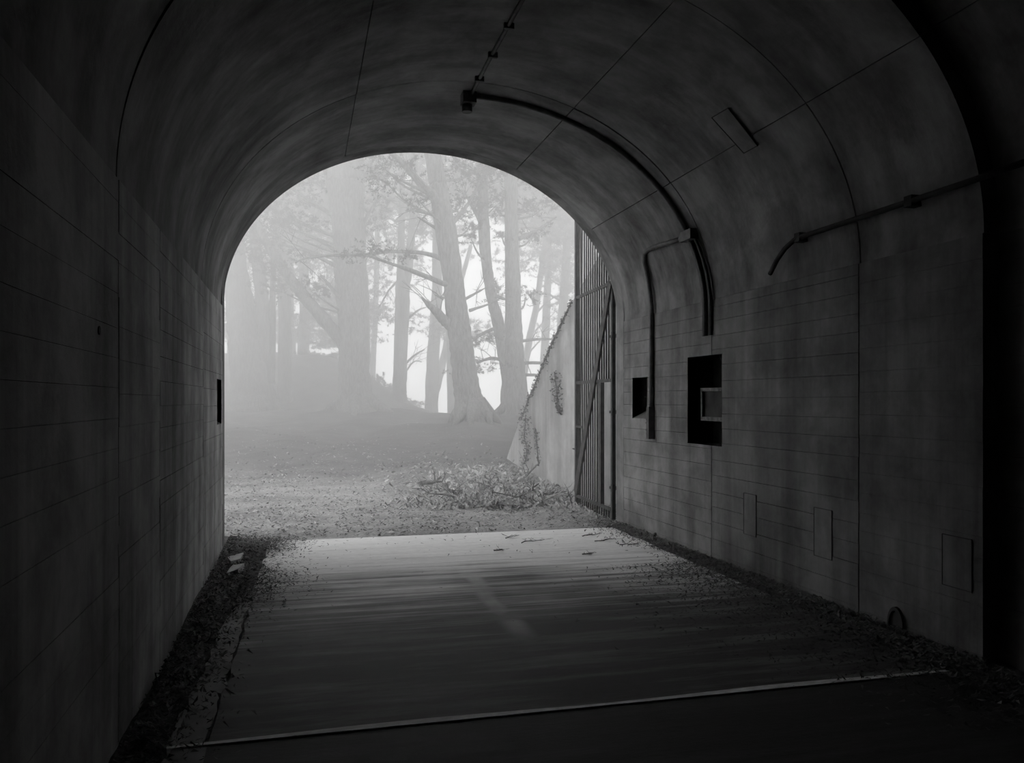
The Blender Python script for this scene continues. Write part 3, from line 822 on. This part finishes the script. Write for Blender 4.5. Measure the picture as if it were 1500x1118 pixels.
# wide random trees filling the misty background
rnd = random.Random(21)
for k in range(13):
    for _ in range(3000):
        d = rnd.uniform(38, 45); u = (330 + 45 * k + rnd.uniform(-30, 30)) if _ < 100 else rnd.uniform(325, 845)
        if any(a < u < b for a, b in ((465, 508), (532, 655), (664, 746), (762, 775))): continue
        q = at_depth(u, 560, d)
        if all(math.hypot(q.x - x, q.y - y) > 1.3 for x, y, _r in TRUNKS) and limb_gap(q.x, q.y) > .5: break
    w = rnd.uniform(.35, .6) * F / d
    ex = []; top = rnd.uniform(15, 22); lb = []
    for j in range(22):
        z = rnd.uniform(4.5, top) if j % 3 else rnd.uniform(10, top); v = V0 - (z - H) / d * F; du = rnd.uniform(-2.6, 2.6) * F / d; dk = d + rnd.uniform(-1.6, 1.6)
        if seg_gap(q, at_depth(u + du, v, dk), q) < .25: continue
        if any(a - 18 < u + du < b + 18 and c - 10 < v < e + 10 for a, b, c, e in ((606, 652, 370, 450), (675, 735, 340, 470), (540, 580, 318, 345), (775, 840, 430, 560), (560, 625, 500, 600))): continue
        ex.append((at_depth(u + du, v, dk), (rnd.uniform(1, 2.2), rnd.uniform(.8, 1.5), rnd.uniform(.3, .8)), int(rnd.uniform(250, 520))))
    g = at_depth(u, 560, d); vb = V0 - (ground_z(g.x, g.y) - H) / d * F
    tree('foggy_tree', LF, [[(u, vb, w * 1.1), (u + rnd.uniform(-4, 4), vb - 90, w), (u + rnd.uniform(-8, 8), vb - 230, w * .8)]], d, lb, (), FAR, 'farbark', flare=1.1, seed=100 + k, top=top, needle=.3, nw=.04, tw=0, extra=ex)

# shrubs on the bank and on the crest
def shrub(u, v, ru, rv, d, seed, label):
    p = at_depth(u, v, d); s = d / F
    for _ in range(30):
        near = [(math.hypot(p.x - x, p.y - y) - r - ru * s * .9, x, y) for x, y, r in TRUNKS]
        g_, x, y = min(near)
        if g_ > 0: break
        w = Vector((p.x - x, p.y - y, 0)); w = w.normalized() if w.length > .01 else Vector((1, 0, 0)); p += w * (.06 - g_ * .5)
    p.z = ground_z(p.x, p.y)
    root = empty('shrub', p); tag(root, label, 'shrub', 'low shrubs along the crest')
    mb = MB(); r_ = random.Random(seed)
    for k in range(9):
        e_ = p + Vector((r_.uniform(-1, 1) * ru * s, r_.uniform(-1, 1) * ru * s * .5, r_.uniform(.5, 1) * rv * s * 1.3))
        mb.tube([p + Vector((0, 0, -.05)), (p + e_) / 2 + Vector((r_.uniform(-.1, .1), 0, .1)), e_], [.02, .014, .006], 5, False)
    mb.build('stem', M['farbark'], root)
    f = tri_mesh('foliage', tufts([p + Vector((0, 0, rv * s * .6))], [(ru * s, ru * s * .6, rv * s * .8)], [int(160 + ru * 10)], .16, .03, 5, seed=seed), M['needles'], root, p)
    f['kind'] = 'stuff'
LS = 'low misty shrub growing along the crest between the trunks'
for i, (u, v, ru, rv, d) in enumerate([(452, 528, 18, 6, 41), (488, 526, 14, 5, 41.5), (554, 555, 10, 7, 39.5), (573, 566, 9, 7, 40.5), (604, 590, 12, 6, 40), (618, 585, 14, 10, 44), (655, 588, 14, 9, 42), (784, 585, 12, 12, 33.5), (800, 560, 10, 10, 35), (810, 535, 10, 9, 33)]):
    shrub(u, v, ru, rv, d, 300 + i, LS)

# ------------------------------------------------------------------ ivy hanging on the wing wall
def ivy(poly, n, seed, label):
    r_ = random.Random(seed); c0 = on_x(*poly[0][:2], WX)
    V = []; mb = MB(); pts = [on_x(u, v, WX - .015) for u, v, _ in poly]
    P, R = resample(pts, [.012] * len(pts), 4 * len(pts)); 
    root = empty('ivy', c0); tag(root, label, 'ivy')
    mb.tube(P, R, 5, False); mb.build('stem', M['twig'], root)
    arr = []
    for _ in range(n):
        t = r_.uniform(0, len(poly) - 1.001); k = int(t); f = t - k
        u = poly[k][0] + (poly[k + 1][0] - poly[k][0]) * f; v = poly[k][1] + (poly[k + 1][1] - poly[k][1]) * f
        w = poly[k][2] + (poly[k + 1][2] - poly[k][2]) * f
        c = on_x(u + r_.gauss(0, .5) * w, v + r_.uniform(-3, 3), WX - r_.uniform(.01, .09))
        s = r_.uniform(.014, .034); a = Vector((r_.uniform(-1, 1), r_.uniform(-1, 1), r_.uniform(-1, .3))).normalized() * s
        b = a.cross(Vector((r_.uniform(-1, 1), r_.uniform(-1, 1), r_.uniform(-1, 1)))).normalized() * s * .7
        arr += [tuple(c - b), tuple(c + b), tuple(c + a * 1.3)]
    f = tri_mesh('foliage', np.array(arr), M['ivy'], root, c0); f['kind'] = 'stuff'
ivy([(838, 440, 2), (820, 478, 2.5), (803, 515, 4), (788, 552, 4), (774, 585, 4), (763, 615, 5)], 700, 1, 'ragged ivy straggling along the sloping top edge of the wing wall')
ivy([(812, 545, 9), (815, 570, 8), (817, 590, 6), (820, 606, 3)], 330, 2, 'narrow tongue of ivy hanging down the upper face of the wing wall')
ivy([(770, 612, 10), (768, 640, 9), (772, 660, 5), (768, 680, 5)], 420, 3, 'patchy ivy curtain hanging at the low end of the wing wall')
ivy([(784, 628, 4), (786, 650, 4), (789, 680, 3)], 130, 4, 'thin strand of ivy trailing down the wing wall beside the patchy curtain')

# ------------------------------------------------------------------ litter, brush and debris
def flakes(name, label, n, where, size, mat, seed, cat='litter', lift=.012, up=.5):
    r_ = random.Random(seed); arr = []
    for _ in range(n):
        q = where(r_)
        if q is None: continue
        x, y, z = q
        s = r_.uniform(*size); a = r_.uniform(0, 6.28); tl = r_.uniform(-up, up); t2 = r_.uniform(-up, up)
        A = Vector((math.cos(a), math.sin(a), tl)) * s; B = Vector((-math.sin(a), math.cos(a), t2)) * s * r_.uniform(.12, .5)
        c = Vector((x, y, z + lift + r_.uniform(0, .02)))
        arr += [tuple(c - A - B), tuple(c + A), tuple(c - A * .6 + B)]
    o = tri_mesh(name, np.array(arr), M[mat]); tag(o, label, cat, kind='stuff'); return o
def out_near(r_):
    y = 9.75 + abs(r_.gauss(0, 4.5)); x = r_.uniform(XL - 1.5, WX - .05)
    if y < y_exit(x) + .05 and not XL + .05 < x < XR - .05: return None
    return (x, y, ground_z(x, y))
flakes('leaf_litter', 'pale fallen needles and leaf bits scattered over the ground outside', 9000, out_near, (.015, .045), 'deadleaf', 1)
flakes('leaf_mulch', 'dark damp leaf bits scattered over the ground outside', 6000, out_near, (.012, .035), 'darkleaf', 2)
def drift(r_):
    u = r_.gauss(715, 48); v = 738 - abs(r_.gauss(0, 16)) + r_.uniform(-6, 6)
    p = on_z(u, v, .05)
    if p.x > WX - .08: return None
    return (p.x, p.y, ground_z(p.x, p.y) + r_.uniform(0, .14) * max(0, 1 - abs(u - 725) / 90))
flakes('brush_litter', 'heaped pale leaf litter under the cut brush by the wing wall', 9000, drift, (.02, .07), 'deadleaf', 3, up=1.2)
def drift2(r_):
    y = r_.uniform(9.7, 14); x = WX - abs(r_.gauss(0, .28)) - .055
    if y < y_exit(x) + .06 and x > XR - .06: return None
    return (x, y, ground_z(x, y) + .02)
flakes('wall_litter', 'dry litter gathered along the foot of the wing wall and gate', 2600, drift2, (.015, .05), 'deadleaf', 4, up=1.0)
def gut_r(r_):
    y = r_.uniform(1.5, 10); x = XR - abs(r_.gauss(0, .22)) - .028
    return (x, y, .035)
flakes('gutter_litter', 'dead leaves lying in the gutter along the right tunnel wall', 9000, gut_r, (.008, .024), 'gutterleaf', 5, up=.8)
def gut_r2(r_):
    y = r_.uniform(3.2, 7.3); x = XR - .25 - abs(r_.gauss(0, .45)) * (1.4 - abs(y - 5.6) * .3)
    return (x, y, .012)
flakes('slab_litter', 'dark leaf mulch spread over the right edge of the slab', 7000, gut_r2, (.008, .024), 'darkleaf', 6, up=.5)
def gut_l(r_):
    y = r_.uniform(2.5, 9.9); x = XL + abs(r_.gauss(0, .17)) + .026
    return (x, y, .04)
flakes('gutter_litter', 'dead leaves lying in the dirt gutter along the left tunnel wall', 9000, gut_l, (.007, .022), 'gutterleaf', 7, up=.9)
def gut_l2(r_):
    y = r_.choice((r_.gauss(9.25, .35), r_.gauss(7.4, .5))); x = XL + .2 + abs(r_.gauss(0, .28))
    return None if y > 9.9 else (x, y, .015)
flakes('slab_mulch', 'dark damp mulch tongues reaching over the left edge of the slab', 9000, gut_l2, (.008, .022), 'darkleaf', 8, up=.5)
def slabbits(r_):
    y = 9.6 - abs(r_.gauss(0, 1.1)); x = r_.uniform(XL + .5, XR - .4)
    return (x, y, .012)
flakes('slab_crumbs', 'tiny dark leaf crumbs dotted over the bright end of the slab', 150, slabbits, (.008, .022), 'darkleaf', 9)

def branchy(name, label, p, q, r, seed, mat, n=7, ln=.35, cat='branch', group=None, flat=1.0):
    r_ = random.Random(seed); p = Vector(p); q = Vector(q); root = empty(name, p); tag(root, label, cat, group)
    pts = [p.lerp(q, i / 6) + Vector((r_.uniform(-1, 1), r_.uniform(-1, 1), r_.uniform(-.5, 1))) * (q - p).length * (.035 if 0 < i < 6 else 0) for i in range(7)]
    rd = [r * (1 - .65 * i / 6) for i in range(7)]
    mb = MB(); mb.tube(pts, rd, 6, True, .15, r_); mb.build('stem', M[mat], root)
    mb = MB()
    for _ in range(n):
        i = r_.randrange(1, 7); d = (q - p).normalized()
        v = (d * r_.uniform(.3, 1) + Vector((r_.uniform(-1, 1), r_.uniform(-1, 1), r_.uniform(-.1, 1) * flat))).normalized()
        L = ln * r_.uniform(.5, 1.2); rr_ = rd[i] * .55
        m_ = pts[i] + v * L * .5; e_ = pts[i] + v * L + Vector((0, 0, r_.uniform(-.05, .05) * (1 if flat > .5 else .1)))
        mb.tube([pts[i], m_, e_], [rr_, rr_ * .75, rr_ * .4], 5)
        for _ in range(2):
            v2 = (v + Vector((r_.uniform(-1, 1), r_.uniform(-1, 1), r_.uniform(-.3, 1) * flat))).normalized()
            mb.tube([m_, m_ + v2 * L * .4], [rr_ * .6, rr_ * .3], 4)
    mb.build('twigs', M[mat], root)['kind'] = 'stuff'
    return root
def gpx(u, v, dz=0):
    p = on_z(u, v, .03)
    return Vector((p.x, p.y, ground_z(p.x, p.y) + .03 + dz))
b0 = gpx(743, 727, .02); b1 = on_x(774, 689, WX - .12)
branchy('forked_branch', 'longest cut branch propped up against the wing wall with a forked tip', b0, b1, .028, 1, 'twig', 8, .4)
branchy('fallen_log', 'short dark log lying apart at the far end of the brush heap', gpx(617, 718, .04), gpx(648, 716, .05), .05, 2, 'twig', 4, .25)
branchy('fallen_log', 'thick dark branch butt lying under the brush beside the wing wall', gpx(760, 727, .02), gpx(790, 727, .015), .055, 3, 'twig', 3, .3)
branchy('propped_stick', 'crooked stick standing against the free edge of the gate', gpx(838, 738, .0), gpx(830, 738, .0) + Vector((0, 0, .25)), .012, 4, 'twig', 3, .2)
LB = 'dry twiggy branch tossed on the brush heap beside the wing wall'; GB = 'twiggy branches of the brush heap'
r_ = random.Random(12)
STEMS = [(b0, b1), (gpx(617, 718, .04), gpx(648, 716, .05)), (gpx(760, 727, .05), gpx(790, 727, .04))]
def stem_gap(p, q):
    A = [p.lerp(q, i / 12) for i in range(13)]
    return min((a - s0.lerp(s1, j / 12)).length for a in A for s0, s1 in STEMS for j in range(13))
def brush_spot():
    u = r_.gauss(712, 32); v = r_.uniform(722, 744) - abs(r_.gauss(0, 4)); u = min(max(u, 640), 790)
    p = gpx(u, v, -.024 + r_.uniform(0, .012)); a = r_.uniform(0, 6.28); L = r_.uniform(.4, .95)
    q = p + Vector((math.cos(a) * L, math.sin(a) * L * .6, r_.uniform(.0, .26)))
    if q.x > WX - .1: q.x = p.x - abs(q.x - p.x)
    return p, q
for k in range(26):
    for _ in range(120):
        p, q = brush_spot()
        if stem_gap(p, q) > .085: break
    STEMS.append((p, q))
    branchy('cut_branch', LB, p, q, r_.uniform(.012, .022), 50 + k, 'paletwig' if k % 2 else 'twig', 6, .3, group=GB, flat=.55)
LD = 'small dark sprig of dead needles lying on the bright end of the slab'
for k, (u, v, L) in enumerate([(748, 788, .12), (783, 794.5, .3), (865, 785, .2), (887, 792, .26), (920, 797.5, .2), (861, 811.5, .12), (730, 806.5, .1)]):
    p = on_z(u, v, .019); a = r_.uniform(-.4, .4)
    branchy('dead_sprig', LD, p - Vector((L / 2, 0, 0)), p + Vector((L / 2, L * a, .01)), .0065, 90 + k, 'twig', 11, .09, 'sprig', 'dead sprigs on the slab', .15)
LC = 'flat broken chunk of pale concrete at the left gutter edge near the opening'
for k, (pp) in enumerate([[(333, 826), (357, 820), (352, 831), (338, 836)], [(331, 851), (340, 840), (358, 838), (349, 848)], [(330, 794), (341, 793), (340, 796), (330, 797)]]):
    lo = [on_z(*q, z=.005) for q in pp]
    if k == 2: lo = [Vector((q.x + .05, q.y, q.z)) for q in lo]
    mb = MB(); mb.hexa(lo, [Vector((p.x, p.y, .07 + .008 * i)) for i, p in enumerate(lo)])
    tag(mb.build('concrete_chunk', M['rubble'], origin=lo[0]), LC, 'rubble', 'broken chunks along the left gutter')
for k, (u, v, u2, v2) in enumerate([(204, 1022, 206, 1004), (219, 1014, 218.5, 990)]):
    p = on_z(u, v, .03); p.x = max(p.x, XL + .03); q = p + Vector((.01, .02, (v - v2) / F * p.y))
    mb = MB(); mid = (p + q) / 2 + Vector((.02, -.02, 0)); mb.tube([p, mid, q, q + Vector((.03, -.02, -.01))], [.006, .005, .004, .002], 5)
    tag(mb.build('dry_stalk', M['twig'], origin=p), 'thin dry weed stalk growing against the left tunnel wall', 'weed', 'dry stalks by the left wall')

# ------------------------------------------------------------------ fog outside the tunnel
mt = bpy.data.materials.new('fog_volume'); mt.use_nodes = True
nt = mt.node_tree; nt.nodes.remove(nt.nodes['Principled BSDF'])
vsn = nt.nodes.new('ShaderNodeVolumeScatter'); vsn.inputs['Density'].default_value = FOG_DENSITY
vsn.inputs['Color'].default_value = (1, 1, 1, 1); vsn.inputs['Anisotropy'].default_value = .6
nt.links.new(vsn.outputs[0], nt.nodes['Material Output'].inputs['Volume'])
mb = MB(); x0, x1 = -30, 42
def yf(x): return y_exit(min(max(x, XL - 1), XR + 1)) + .03
mb.hexa([(x0, yf(x0), -6), (x1, yf(x1), -6), (x1, 51, -6), (x0, 51, -6)], [(x0, yf(x0), 22), (x1, yf(x1), 22), (x1, 51, 22), (x0, 51, 22)])
tag(mb.build('fog', mt), 'pale drifting fog filling the forest outside the tunnel mouth', 'fog', kind='stuff')
